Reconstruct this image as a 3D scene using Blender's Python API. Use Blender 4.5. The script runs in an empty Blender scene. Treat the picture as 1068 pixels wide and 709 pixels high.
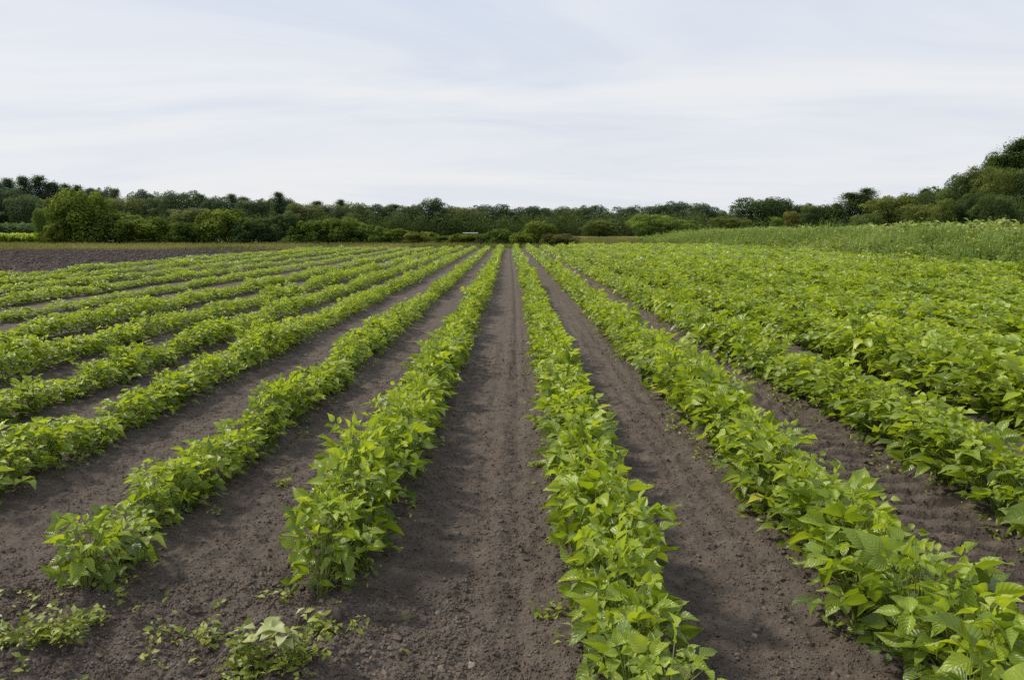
import bpy, math, random
import numpy as np

random.seed(7)
RNG = np.random.default_rng(11)
scene = bpy.context.scene
COL = scene.collection

# ------------------------------------------------------------------ camera numbers
H = 1.25                       # eye height, m
F = 830.0                      # focal length in photograph pixels (1068 wide)
HOR = 241.0                    # horizon row in the photograph
VPX = 538.0
PITCH = math.atan((354.5 - HOR) / F)
YAW = math.atan((VPX - 534.0) / F)


def at(px, D):
    """world X of photograph column px at depth D"""
    return (px - VPX) / F * D


def tall(py, D):
    """height above ground of photograph row py at depth D"""
    return H + (HOR - py) / F * D


# ------------------------------------------------------------------ small helpers
def vnoise(x, y, seed=0):
    xi = np.floor(x).astype(np.int64); yi = np.floor(y).astype(np.int64)
    fx = x - xi; fy = y - yi
    fx = fx * fx * (3 - 2 * fx); fy = fy * fy * (3 - 2 * fy)

    def h(a, b):
        n = (a * 374761393 + b * 668265263 + seed * 982451653) & 0xFFFFFFFF
        n = ((n ^ (n >> 13)) * 1274126177) & 0xFFFFFFFF
        n = n ^ (n >> 16)
        return (n & 0xFFFF) / 65535.0
    a = h(xi, yi); b = h(xi + 1, yi); c = h(xi, yi + 1); d = h(xi + 1, yi + 1)
    return (a * (1 - fx) + b * fx) * (1 - fy) + (c * (1 - fx) + d * fx) * fy - 0.5


def sstep(a, b, x):
    t = np.clip((x - a) / (b - a), 0, 1)
    return t * t * (3 - 2 * t)


def mesh_np(name, verts, faces, mat, tint=None, uv=None, smooth=True):
    """verts (N,3); faces (M,k); tint per vertex (N,) ; uv per vertex (N,2)"""
    verts = np.ascontiguousarray(verts, dtype=np.float32)
    faces = np.ascontiguousarray(faces, dtype=np.int32)
    M, k = faces.shape
    me = bpy.data.meshes.new(name)
    me.vertices.add(len(verts)); me.vertices.foreach_set('co', verts.ravel())
    me.loops.add(M * k); me.loops.foreach_set('vertex_index', faces.ravel())
    me.polygons.add(M)
    me.polygons.foreach_set('loop_start', np.arange(0, M * k, k, dtype=np.int32))
    me.polygons.foreach_set('use_smooth', np.full(M, smooth, dtype=bool))
    me.update(calc_edges=True)
    if tint is not None:
        a = me.attributes.new('tint', 'FLOAT', 'POINT')
        a.data.foreach_set('value', np.ascontiguousarray(tint, dtype=np.float32))
    if uv is not None:
        l = me.uv_layers.new(name='UVMap')
        l.data.foreach_set('uv', np.ascontiguousarray(uv[faces.ravel()], dtype=np.float32).ravel())
    if mat:
        me.materials.append(mat)
    return me


def link(name, me, parent=None, loc=None):
    o = bpy.data.objects.new(name, me)
    COL.objects.link(o)
    if parent:
        o.parent = parent
    if loc is not None:
        o.location = loc
    return o


def tag(o, label=None, cat=None, group=None, kind=None):
    if label: o['label'] = label
    if cat: o['category'] = cat
    if group: o['group'] = group
    if kind: o['kind'] = kind
    return o


def tubes(paths, sides=5):
    """paths: list of (points (n,3), radii (n,)) -> verts, faces (quads)"""
    V = []; Fc = []; base = 0
    for pts, rad in paths:
        pts = np.asarray(pts, float); n = len(pts)
        tan = np.gradient(pts, axis=0)
        tan /= np.linalg.norm(tan, axis=1)[:, None] + 1e-9
        ref = np.array([0.3, 0.9, 0.1])
        u = np.cross(tan, ref); u /= np.linalg.norm(u, axis=1)[:, None] + 1e-9
        v = np.cross(tan, u)
        ang = np.arange(sides) / sides * 2 * math.pi
        ring = (u[:, None, :] * np.cos(ang)[None, :, None] + v[:, None, :] * np.sin(ang)[None, :, None])
        P = pts[:, None, :] + ring * np.asarray(rad)[:, None, None]
        V.append(P.reshape(-1, 3))
        i = np.arange(n - 1)[:, None] * sides; j = np.arange(sides)[None, :]; j2 = (j + 1) % sides
        q = np.stack([i + j, i + j2, i + sides + j2, i + sides + j], -1).reshape(-1, 4) + base
        Fc.append(q); base += n * sides
    return np.concatenate(V), np.concatenate(Fc)


# ------------------------------------------------------------------ materials
def new_mat(name):
    m = bpy.data.materials.new(name); m.use_nodes = True
    nt = m.node_tree; nt.nodes.clear()
    out = nt.nodes.new('ShaderNodeOutputMaterial')
    return m, nt, out


def N(nt, kind, **kw):
    n = nt.nodes.new(kind)
    for k, v in kw.items():
        if k.startswith('i_'):
            key = k[2:]
            n.inputs[int(key) if key.isdigit() else key].default_value = v
        else:
            setattr(n, k, v)
    return n


def math_node(nt, op, a, b=None, c=None):
    n = N(nt, 'ShaderNodeMath', operation=op)
    for i, v in enumerate((a, b, c)):
        if v is None: continue
        if isinstance(v, (int, float)): n.inputs[i].default_value = v
        else: nt.links.new(v, n.inputs[i])
    return n.outputs[0]


def ramp(nt, fac, stops):
    r = N(nt, 'ShaderNodeValToRGB')
    el = r.color_ramp.elements
    while len(el) > 1: el.remove(el[-1])
    el[0].position, el[0].color = stops[0][0], (*stops[0][1], 1)
    for p, c in stops[1:]:
        e = el.new(p); e.color = (*c, 1)
    nt.links.new(fac, r.inputs[0])
    return r.outputs[0]


def mixc(nt, fac, a, b, blend='MIX'):
    m = N(nt, 'ShaderNodeMix', data_type='RGBA', blend_type=blend)
    for sock, v in ((m.inputs['Factor'], fac), (m.inputs[6], a), (m.inputs[7], b)):
        if isinstance(v, (int, float)): sock.default_value = v
        elif isinstance(v, tuple): sock.default_value = (*v, 1)
        else: nt.links.new(v, sock)
    return m.outputs[2]


def leaf_material(name, stops, trans, trans_amt=0.35, rough=0.42, spec=0.5, veins=False, objcol=False, wob=9.0):
    m, nt, out = new_mat(name)
    L = nt.links.new
    att = N(nt, 'ShaderNodeAttribute', attribute_name='tint')
    geo = N(nt, 'ShaderNodeNewGeometry')
    noise = N(nt, 'ShaderNodeTexNoise', i_Scale=wob, i_Detail=3.0)
    L(geo.outputs['Position'], noise.inputs['Vector'])
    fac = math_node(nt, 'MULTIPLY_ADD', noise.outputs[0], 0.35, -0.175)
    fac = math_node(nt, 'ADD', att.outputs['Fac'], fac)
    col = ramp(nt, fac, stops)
    if objcol:
        oi = N(nt, 'ShaderNodeObjectInfo')
        col = mixc(nt, 1.0, col, oi.outputs['Color'], 'MULTIPLY')
    bsdf = N(nt, 'ShaderNodeBsdfPrincipled')
    bsdf.inputs['Roughness'].default_value = rough
    bsdf.inputs['Specular IOR Level'].default_value = spec
    tr = N(nt, 'ShaderNodeBsdfTranslucent')
    tcol = mixc(nt, 1.0, col, trans, 'MULTIPLY')
    if veins:
        tc = N(nt, 'ShaderNodeUVMap'); sp = N(nt, 'ShaderNodeSeparateXYZ')
        L(tc.outputs[0], sp.inputs[0])
        s = math_node(nt, 'ABSOLUTE', math_node(nt, 'MULTIPLY_ADD', sp.outputs[0], 2.0, -1.0))
        mid = math_node(nt, 'SUBTRACT', 1.0, math_node(nt, 'MULTIPLY', s, 11.0)); mid = math_node(nt, 'MAXIMUM', mid, 0.0)
        lat = math_node(nt, 'MULTIPLY_ADD', s, -0.33, sp.outputs[1])
        lat = math_node(nt, 'SINE', math_node(nt, 'MULTIPLY', lat, 44.0))
        vein = math_node(nt, 'POWER', math_node(nt, 'MULTIPLY_ADD', lat, 0.5, 0.5), 10.0)
        vein = math_node(nt, 'MULTIPLY', vein, 0.55)
        v = math_node(nt, 'MINIMUM', math_node(nt, 'ADD', mid, vein), 1.0)
        col = mixc(nt, math_node(nt, 'MULTIPLY', v, 0.32), col, (0.42, 0.52, 0.16))
        sn = N(nt, 'ShaderNodeTexNoise', i_Scale=38.0, i_Detail=3.0); L(geo.outputs['Position'], sn.inputs['Vector'])
        sp_m = math_node(nt, 'MULTIPLY', math_node(nt, 'GREATER_THAN', sn.outputs[0], 0.685), 0.55)
        col = mixc(nt, sp_m, col, (0.20, 0.16, 0.05))
        n2 = N(nt, 'ShaderNodeTexNoise', i_Scale=160.0, i_Detail=2.0)
        L(geo.outputs['Position'], n2.inputs['Vector'])
        hgt = math_node(nt, 'ADD', math_node(nt, 'MULTIPLY', lat, -0.5), math_node(nt, 'MULTIPLY', mid, -1.0))
        hgt = math_node(nt, 'ADD', hgt, n2.outputs[0])
        bp = N(nt, 'ShaderNodeBump', i_Strength=0.5, i_Distance=0.0016)
        L(hgt, bp.inputs['Height']); L(bp.outputs[0], bsdf.inputs['Normal'])
    L(col, bsdf.inputs['Base Color']); L(tcol, tr.inputs['Color'])
    mx = N(nt, 'ShaderNodeMixShader', i_0=trans_amt)
    L(bsdf.outputs[0], mx.inputs[1]); L(tr.outputs[0], mx.inputs[2]); L(mx.outputs[0], out.inputs[0])
    return m


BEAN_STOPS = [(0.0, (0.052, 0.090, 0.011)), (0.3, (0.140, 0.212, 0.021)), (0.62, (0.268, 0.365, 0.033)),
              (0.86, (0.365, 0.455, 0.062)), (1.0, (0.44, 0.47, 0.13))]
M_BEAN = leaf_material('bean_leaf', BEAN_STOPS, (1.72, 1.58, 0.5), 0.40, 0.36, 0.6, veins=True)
M_BEANFAR = leaf_material('bean_leaf_plain', BEAN_STOPS, (1.72, 1.58, 0.5), 0.40, 0.5, 0.35, wob=3.0)
M_WEED = leaf_material('weed_leaf', [(0, (0.05, 0.085, 0.015)), (0.5, (0.185, 0.235, 0.026)), (0.85, (0.32, 0.36, 0.055)), (1, (0.36, 0.40, 0.20))],
                       (1.3, 1.3, 0.5), 0.3, 0.5, 0.4)
M_TALL = leaf_material('tall_weed_leaf', [(0, (0.075, 0.125, 0.024)), (0.5, (0.185, 0.275, 0.056)), (1, (0.34, 0.40, 0.13))],
                       (1.3, 1.3, 0.7), 0.3, 0.55, 0.3, wob=0.6)
M_CORN = leaf_material('corn_leaf', [(0, (0.030, 0.055, 0.022)), (0.5, (0.075, 0.125, 0.05)), (1, (0.14, 0.20, 0.08))],
                       (1.2, 1.3, 0.7), 0.25, 0.65, 0.08, wob=0.4)
M_DRY = leaf_material('dry_grass_blade', [(0, (0.085, 0.105, 0.026)), (0.5, (0.175, 0.185, 0.052)), (1, (0.31, 0.275, 0.12))],
                      (1.2, 1.1, 0.6), 0.25, 0.6, 0.2, wob=0.35)
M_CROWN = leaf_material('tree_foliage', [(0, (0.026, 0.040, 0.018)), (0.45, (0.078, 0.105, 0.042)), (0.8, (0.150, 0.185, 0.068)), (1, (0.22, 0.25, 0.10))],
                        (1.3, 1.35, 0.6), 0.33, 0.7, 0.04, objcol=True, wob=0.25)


def plain(name, c1, c2, scale=12.0, rough=0.8, spec=0.03):
    m, nt, out = new_mat(name)
    tc = N(nt, 'ShaderNodeTexCoord'); no = N(nt, 'ShaderNodeTexNoise', i_Scale=scale, i_Detail=6.0)
    nt.links.new(tc.outputs['Object'], no.inputs['Vector'])
    col = ramp(nt, no.outputs[0], [(0.3, c1), (0.7, c2)])
    b = N(nt, 'ShaderNodeBsdfPrincipled'); b.inputs['Roughness'].default_value = rough
    b.inputs['Specular IOR Level'].default_value = spec
    bp = N(nt, 'ShaderNodeBump', i_Strength=0.5, i_Distance=0.01)
    nt.links.new(no.outputs[0], bp.inputs['Height']); nt.links.new(bp.outputs[0], b.inputs['Normal'])
    nt.links.new(col, b.inputs['Base Color']); nt.links.new(b.outputs[0], out.inputs[0])
    return m


M_STEM = plain('bean_stem', (0.16, 0.20, 0.05), (0.25, 0.27, 0.09), 30, 0.6)
M_BARK = plain('tree_bark', (0.035, 0.028, 0.022), (0.09, 0.075, 0.06), 3)
M_STONE = plain('field_stone', (0.17, 0.15, 0.13), (0.30, 0.27, 0.24), 60)
M_SHEDWALL = plain('shed_wall_boards', (0.08, 0.075, 0.06), (0.14, 0.12, 0.10), 2)
M_SHEDROOF = plain('shed_roof_sheet', (0.34, 0.35, 0.36), (0.44, 0.45, 0.46), 2, 0.5)


def soil_material():
    m, nt, out = new_mat('ploughed_soil_and_grass')
    L = nt.links.new
    geo = N(nt, 'ShaderNodeNewGeometry'); P = geo.outputs['Position']

    def noise(scale, det=5.0, rough=0.6):
        n = N(nt, 'ShaderNodeTexNoise', i_Scale=scale, i_Detail=det, i_Roughness=rough)
        L(P, n.inputs['Vector']); return n.outputs[0]
    big = noise(0.9, 5); med = noise(9.0, 6, 0.65); fine = noise(70.0, 6, 0.7); grit = noise(260.0, 3, 0.6)
    t = math_node(nt, 'MULTIPLY_ADD', med, 0.55, math_node(nt, 'MULTIPLY', fine, 0.45))
    soil = ramp(nt, t, [(0.30, (0.047, 0.038, 0.032)), (0.46, (0.090, 0.074, 0.064)), (0.58, (0.122, 0.102, 0.088)), (0.72, (0.20, 0.171, 0.149))])
    soil = mixc(nt, math_node(nt, 'MULTIPLY', big, 0.5), soil, (0.098, 0.081, 0.070))
    vor = N(nt, 'ShaderNodeTexVoronoi', i_Scale=95.0); L(P, vor.inputs['Vector'])
    spk = math_node(nt, 'LESS_THAN', vor.outputs['Distance'], 0.22)
    spk = math_node(nt, 'MULTIPLY', spk, math_node(nt, 'GREATER_THAN', noise(33.0, 2), 0.60))
    soil = mixc(nt, math_node(nt, 'MULTIPLY', spk, 0.5), soil, (0.20, 0.18, 0.155))
    tl = N(nt, 'ShaderNodeAttribute', attribute_name='strip_shade')
    soil = mixc(nt, math_node(nt, 'MULTIPLY', tl.outputs['Fac'], 0.5), soil, (0.070, 0.056, 0.050))  # self-shadow of the clods at grazing view, put into the soil colour
    att = N(nt, 'ShaderNodeAttribute', attribute_name='grassy')
    dry = N(nt, 'ShaderNodeAttribute', attribute_name='dryness')
    gn = noise(0.35, 6, 0.7)
    green = ramp(nt, gn, [(0.3, (0.045, 0.068, 0.020)), (0.6, (0.085, 0.110, 0.034)), (0.8, (0.13, 0.13, 0.05))])
    tan = ramp(nt, gn, [(0.3, (0.15, 0.15, 0.05)), (0.7, (0.26, 0.23, 0.11))])
    veg = mixc(nt, dry.outputs['Fac'], green, tan)
    col = mixc(nt, att.outputs['Fac'], soil, veg)
    b = N(nt, 'ShaderNodeBsdfPrincipled'); b.inputs['Roughness'].default_value = 0.92
    b.inputs['Specular IOR Level'].default_value = 0.1
    L(col, b.inputs['Base Color'])
    h = math_node(nt, 'MULTIPLY_ADD', fine, 0.7, math_node(nt, 'MULTIPLY', grit, 0.35))
    h = math_node(nt, 'ADD', h, math_node(nt, 'MULTIPLY', med, 1.6))
    bp = N(nt, 'ShaderNodeBump', i_Strength=0.9, i_Distance=0.011)
    L(h, bp.inputs['Height']); L(bp.outputs[0], b.inputs['Normal'])
    L(b.outputs[0], out.inputs[0])
    return m


M_SOIL = soil_material()
M_CLOD2 = plain('strip_soil_clod', (0.070, 0.057, 0.052), (0.135, 0.112, 0.102), 1.5, 0.95)
M_CLOD = plain('dry_soil_crumb', (0.080, 0.064, 0.053), (0.165, 0.136, 0.114), 9.0, 0.95)

# ------------------------------------------------------------------ crop rows
# row centre X, plant height, canopy half width, first depth
ROWS = [(-0.63, 0.31, 0.140, 2.46), (-1.48, 0.235, 0.120, 2.46), (-2.44, 0.235, 0.122, 2.3), (-3.32, 0.225, 0.126, 2.8), (-4.25, 0.225, 0.135, 3.8),
        (-5.40, 0.22, 0.155, 5.0), (-7.0, 0.16, 0.145, 7.0), (-8.4, 0.18, 0.165, 9.0), (-9.9, 0.18, 0.19, 11.0), (-11.4, 0.18, 0.20, 13.0), (-12.9, 0.18, 0.20, 15.0),
        (0.318, 0.315, 0.146, 1.45), (1.175, 0.325, 0.150, 1.45), (2.16, 0.34, 0.175, 2.6), (3.17, 0.36, 0.20, 3.8)]
x = 3.17
while x < 14.0:
    x += 0.88
    ROWS.append((x, 0.37, 0.235 + 0.02 * min(3, x - 3), max(1.5, x / 0.66 - 1.0)))
FIELD_END = 54.0


def bend(Y):
    return -0.34 * sstep(8.0, 55.0, np.asarray(Y, float)) + 0.0


# ------------------------------------------------------------------ ground sheet
def axis_lines(lo, hi, step, far_lo, far_hi, g):
    c = list(np.arange(lo, hi, step))
    s = step; v = c[-1]
    while v < far_hi:
        s *= g; v += s; c.append(v)
    s = step; v = c[0]; pre = []
    while v > far_lo:
        s *= g; v -= s; pre.append(v)
    return np.array(pre[::-1] + c)


def ground_z(X, Y):
    fade = 1.0 - sstep(9.0, 30.0, Y) * 0.75
    xr = X - bend(Y)
    z = 0.030 * vnoise(X * 1.3, Y * 1.1, 1) + 0.022 * vnoise(X * 5, Y * 4, 2) * fade
    z += 0.017 * vnoise(X * 14, Y * 13, 3) * fade + 0.016 * np.abs(vnoise(X * 33, Y * 31, 4)) * fade + 0.011 * vnoise(X * 58, Y * 56, 5) * fade
    for rx, h, w, s in ROWS[:14]:
        z += 0.026 * np.exp(-((xr - rx) / 0.17) ** 2)
    # groove left of the first right-hand row
    lump = 0.6 + 0.8 * vnoise(X * 3, Y * 9, 8)
    z += -0.026 * lump * np.exp(-((xr - 0.015 - 0.02 * vnoise(Y * 1.5, Y * 0, 12)) / 0.035) ** 2)
    z += 0.012 * np.exp(-((xr + 0.06) / 0.05) ** 2) * (0.5 + vnoise(X * 8, Y * 10, 9))
    # faint harrow lines
    z += 0.004 * np.sin(xr * 52 + 2 * vnoise(X * 2, Y * 0.6, 10)) * (1 - sstep(6, 14, Y))
    # tractor tyre track with lug bars between the second and third right-hand rows
    u = (xr - 1.78) / 0.25
    m = np.exp(-np.abs(u) ** 4)
    ph = Y / 0.165 + 0.6 * u + 0.15 * vnoise(X * 4, Y * 4, 14)
    bar = np.clip(np.sin(ph * 2 * math.pi) * 3.5 + 1.2 * vnoise(X * 30, Y * 30, 17), -1, 1)
    z += m * (-0.036 + 0.034 * bar)
    # headland at lower left is rougher
    hd = (1 - sstep(2.5, 3.0, Y)) * (1 - sstep(-0.5, -0.1, X))
    z += hd * (0.035 * vnoise(X * 9, Y * 9, 15) + 0.02 * vnoise(X * 22, Y * 22, 16))
    # far ground: gentle undulation
    z = z * (1 - sstep(55, 90, Y)) + 0.0
    return z


XL = axis_lines(-2.2, 2.6, 0.010, -900, 900, 1.045)
YL = axis_lines(1.7, 4.6, 0.010, -60, 1400, 1.03)
GX, GY = np.meshgrid(XL, YL)
GZ = ground_z(GX, GY)
gv = np.stack([GX.ravel(), GY.ravel(), GZ.ravel()], 1)
nx, ny = len(XL), len(YL)
ii = (np.arange(ny - 1)[:, None] * nx + np.arange(nx - 1)[None, :]).ravel()
gf = np.stack([ii, ii + 1, ii + nx + 1, ii + nx], 1)
me = mesh_np('ground', gv, gf, M_SOIL)
fx, fy = GX.ravel(), GY.ravel()
edge = vnoise(fx * 0.4, fy * 0.4, 20) * 2.0
# grassy zone: beyond the ploughed part (left), beyond the rows (right), the weed strip
gr = sstep(52, 55, fy + edge + np.clip(-fx - 12, 0, 60) * 0.0)
gr = np.maximum(gr, sstep(14.3, 15.3, fx + edge * 0.3))
gr = np.maximum(gr, sstep(75, 90, -fx))
dr = np.clip(1.0 - np.abs(fy - 62) / 16, 0, 1) * 0.75 * (fx < -3)
dr = np.maximum(dr, 0.75 * sstep(112, 130, fy) * (1 - sstep(190, 215, fy)) * (fx > 5) * 1.0)
tl = sstep(-12.6, -14.2, fx - 0.0) if False else (1 - sstep(-14.4, -13.2, fx))  # far-left mask for the shade painted into the soil
for nm, arr in (('grassy', gr), ('dryness', dr), ('strip_shade', tl)):
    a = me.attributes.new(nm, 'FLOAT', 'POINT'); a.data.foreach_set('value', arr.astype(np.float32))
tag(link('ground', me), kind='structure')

# ------------------------------------------------------------------ leaflet templates
def leaflet(rows, cols, fold=0.22, droop=0.25, ripple=0.03, seed=0):
    """unit leaflet along +Y, normal +Z, length 1; returns verts, faces(quads), uv"""
    r = np.random.default_rng(seed)
    t = np.linspace(0, 1, rows)
    if rows > 4: t = t ** 0.9
    s = np.linspace(-1, 1, cols)
    prof = np.interp(t, [0, 0.06, 0.18, 0.32, 0.5, 0.68, 0.82, 0.92, 1.0], [0.03, 0.17, 0.30, 0.33, 0.275, 0.17, 0.08, 0.03, 0.0])
    T, S = np.meshgrid(t, s, indexing='ij')
    W = np.repeat(prof[:, None], cols, 1)
    X = S * W
    Y = T - 0.05 * np.abs(S) * (T < 0.1)
    Z = fold * np.abs(X) * 1.4 - droop * T ** 2 + ripple * np.sin(T * 9 + r.uniform(0, 6)) * S * S * (0.4 + T) + 0.02 * np.sin(S * 3 + r.uniform(0, 6))
    V = np.stack([X, Y, Z], -1).reshape(-1, 3)
    i = (np.arange(rows - 1)[:, None] * cols + np.arange(cols - 1)[None, :]).ravel()
    Fq = np.stack([i, i + 1, i + cols + 1, i + cols], 1)
    return V, Fq, np.stack([S.ravel() * 0.5 + 0.5, T.ravel()], 1)


def frames(fwd, nrm):
    """orthonormal frames (n,3,3) columns = side, fwd, nrm'"""
    f = fwd / (np.linalg.norm(fwd, axis=-1, keepdims=True) + 1e-9)
    s = np.cross(f, nrm); s /= np.linalg.norm(s, axis=-1, keepdims=True) + 1e-9
    n = np.cross(s, f)
    return np.stack([s, f, n], -1)


def bean_plant(rng, lod, hgt=1.0, big=1.0):
    """plant about 1 unit = 0.38 m tall. Returns foliage (V,F,tint,uv) and stem paths.  Built in metres for a 0.38 m plant."""
    h = 0.38 * hgt
    nleaf = {0: 23, 1: 18, 2: 10}[lod]
    rows, cols = {0: (7, 5), 1: (4, 3), 2: (3, 2)}[lod]
    V = []; Fc = []; T = []; U = []; base = 0; paths = []
    tmpl = [leaflet(rows, cols, fold=rng.uniform(0.1, 0.85), droop=rng.uniform(-0.12, 0.42), ripple=rng.uniform(0.02, 0.07), seed=int(rng.integers(1e6))) for _ in range(6)]
    for k in range(nleaf):
        a = k * 2.399 + rng.uniform(-0.5, 0.5)
        lev = (k + 0.7) / nleaf
        lev = lev ** 0.8
        r = rng.uniform(0.015, 0.095) + 0.060 * math.sin(min(1, lev * 1.1) * math.pi)
        z = h * (0.09 + 0.86 * lev) + rng.uniform(-0.03, 0.03)
        P = np.array([math.cos(a) * r, math.sin(a) * r, z])
        out = np.array([math.cos(a + rng.uniform(-0.5, 0.5)), math.sin(a + rng.uniform(-0.5, 0.5)), rng.uniform(-0.45, 0.6) + 0.4 * (lev > 0.8)])
        nrm = np.array([math.cos(a) * rng.uniform(0.0, 0.9), math.sin(a) * rng.uniform(0.0, 0.9), 1.0]) + rng.normal(0, 0.55, 3)
        size = rng.uniform(0.046, 0.098) * big * (0.75 if lev > 0.88 else 1.0) * (1.35 if lod == 2 else 1.0)
        leaf_t = min(0.80, 0.18 + 0.46 * lev + rng.normal(0, 0.14))  # canopy shade painted into lower leaves; young top leaves are brighter
        if rng.random() < 0.012 and lev < 0.5: leaf_t = 0.97
        f0 = frames(out[None], nrm[None])[0]
        side, fw, nn = f0[:, 0], f0[:, 1], f0[:, 2]
        for j, (ang, sc, off) in enumerate(((0, 1.0, 0.022), (1.25, 0.86, 0.0), (-1.25, 0.86, 0.0))):
            d = fw * math.cos(ang + rng.uniform(-.15, .15)) + side * math.sin(ang) + nn * rng.uniform(-0.35, 0.30)
            n2 = nn + rng.normal(0, 0.22, 3)
            M = frames(d[None], n2[None])[0]
            tv, tf, tu = tmpl[int(rng.integers(6))]
            L = size * sc * rng.uniform(0.85, 1.12)
            v = (tv * L * np.array([rng.uniform(0.92, 1.15), 1, 1])) @ M.T + P + fw * off + d * 0.006
            V.append(v); Fc.append(tf + base); U.append(tu); base += len(v)
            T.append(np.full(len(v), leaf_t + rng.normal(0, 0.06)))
        b0 = np.array([rng.uniform(-.015, .015), rng.uniform(-.015, .015), -0.02])
        mid = np.array([P[0] * 0.35, P[1] * 0.35, z * 0.62])
        paths.append(([b0, b0 * 0.6 + mid * 0.4 + np.array([0, 0, .01]), mid, (mid + P) / 2 + np.array([0, 0, .012]), P + fw * 0.02],
                      [0.0035, 0.003, 0.0024, 0.0017, 0.0012]))
    V = np.concatenate(V)
    V[:, 2] = np.maximum(V[:, 2], 0.015 + 0.0 * V[:, 2])
    return V, np.concatenate(Fc), np.concatenate(T), np.concatenate(U), paths


prng = np.random.default_rng(5)
PROTO = {0: [bean_plant(prng, 0, prng.uniform(0.9, 1.1), prng.uniform(0.95, 1.15)) for _ in range(14)],
         1: [bean_plant(prng, 1) for _ in range(10)],
         2: [bean_plant(prng, 2) for _ in range(10)]}

# plant list
plants = []      # x, y, rot, sx(width), sz(height), row index, tint shift
for ri, (rx, h, w, s) in enumerate(ROWS):
    y = s + random.uniform(0, 0.05)
    phase = ri * 17.3
    n = 0
    while y < FIELD_END:
        step = 0.088 if y < 20 else 0.12
        if rx > 2.5: step *= 0.85
        y += step * random.uniform(0.75, 1.25)
        g = float(vnoise(np.array([y * 0.55 + phase]), np.array([phase]), 31)[0]); g2 = float(vnoise(np.array([y * 2.3 + phase]), np.array([3.0]), 32)[0])
        vig = 1.0 + 0.42 * g + (0.55 if rx < -1 else 0.38) * g2
        if ri in (0, 1) and y < s + 0.40: vig = max(vig, 0.98)
        vig = min(vig, 1.12 if y < 2.6 and ri > 10 else 1.45)
        if rx < -0.8 and vig < 0.78 and random.random() < 0.25: continue
        hs = h / 0.38 * vig * random.uniform(0.9, 1.12)
        ws = (w / 0.165) * (0.6 + 0.4 * vig) * random.uniform(0.88, 1.1)
        ws = min(ws, 1.55)
        px = rx + float(bend(y)) + random.gauss(0, 0.028 + 0.25 * max(0, w - 0.2))
        plants.append((px, y, random.uniform(0, 6.283), ws, hs, ri, n, random.gauss(0, 0.05) + 0.12 * g))
        n += 1


def visible(px, y):
    u = (px) / y * F
    return abs(u) < 560 and y > 1.5


vis = [p for p in plants if visible(p[0], p[1])]
vis.sort(key=lambda p: math.hypot(p[0], p[1]))
NEAR = vis[:300]
near_id = set(id(p) for p in NEAR)
REST = [p for p in plants if id(p) not in near_id and (abs(p[0]) / max(p[1], 0.5) < 0.95)]

ROW_NAME = {0: 'the first row left of the bare lane', 1: 'the second row left of the bare lane', 2: 'the third row left of the bare lane',
            3: 'the fourth row left of the bare lane', 4: 'the fifth row left of the bare lane', 5: 'the sixth row left of the bare lane',
            11: 'the row just right of the bare lane', 12: 'the row left of the tyre track', 13: 'the row right of the tyre track',
            14: 'the second row right of the tyre track'}
GROUP_NAME = lambda ri: 'bean plants in ' + ROW_NAME.get(ri, 'the closed canopy at right')
ORD = ['first', 'second', 'third', 'fourth', 'fifth', 'sixth', 'seventh', 'eighth', 'ninth', 'tenth', 'eleventh', 'twelfth']
special = {(0, 0): 'bushy bean plant ending the first row left of the bare lane on its near side',
           (1, 0): 'bushy bean plant ending the second row left of the bare lane on its near side'}

stem_me = []; fol_me = []
for V, Fc, T, U, paths in PROTO[0]:
    fol_me.append(mesh_np('foliage', V, Fc, M_BEAN, T, U))
    sv, sf = tubes(paths, 4)
    stem_me.append(mesh_np('stem', sv, sf, M_STEM))
count_row = {}
for p in sorted(NEAR, key=lambda q: q[1]):
    px, y, rot, ws, hs, ri, n, ts = p
    k = count_row.get(ri, 0); count_row[ri] = k + 1
    o = bpy.data.objects.new('bean_plant', None); COL.objects.link(o); o.empty_display_size = 0.1
    o.location = (px, y, float(ground_z(np.array([px]), np.array([y]))[0]) - 0.004)
    o.rotation_euler = (random.gauss(0, 0.06), random.gauss(0, 0.06), rot)
    o.scale = (ws, ws, hs)
    rn = ROW_NAME.get(ri, 'the closed canopy at right')
    if (ri, k) in special: lab = special[(ri, k)]
    elif k < 12: lab = f'{ORD[k]} bean plant from the near end of {rn}'
    else: lab = f'green bean plant past the twelfth in {rn}'
    tag(o, lab, 'bean plant', GROUP_NAME(ri))
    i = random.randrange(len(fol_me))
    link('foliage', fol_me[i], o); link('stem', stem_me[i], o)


def merge(plist, lod_fn, name, mat):
    V = []; Fc = []; T = []; U = []; base = 0
    for p in plist:
        px, y, rot, ws, hs, ri, n, ts = p
        lod = lod_fn(p)
        v, f, t, u, _ = PROTO[lod][random.randrange(len(PROTO[lod]))]
        c, s_ = math.cos(rot), math.sin(rot)
        tx, ty = random.gauss(0, 0.06), random.gauss(0, 0.06)
        q = np.empty_like(v)
        q[:, 0] = (v[:, 0] * c - v[:, 1] * s_) * ws + px + v[:, 2] * tx
        q[:, 1] = (v[:, 0] * s_ + v[:, 1] * c) * ws + y + v[:, 2] * ty
        q[:, 2] = v[:, 2] * hs
        V.append(q); Fc.append(f + base); T.append(t + ts); U.append(u); base += len(v)
    V = np.concatenate(V)
    V[:, 2] += ground_z(V[:, 0], V[:, 1]) * 0.6
    return mesh_np(name, V, np.concatenate(Fc), mat, np.concatenate(T), np.concatenate(U))


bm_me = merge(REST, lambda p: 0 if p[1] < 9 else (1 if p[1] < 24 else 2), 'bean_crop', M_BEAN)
tag(link('bean_crop', bm_me), 'dense green rows of bean plants running to the far end of the field', 'bean crop', kind='stuff')


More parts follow.
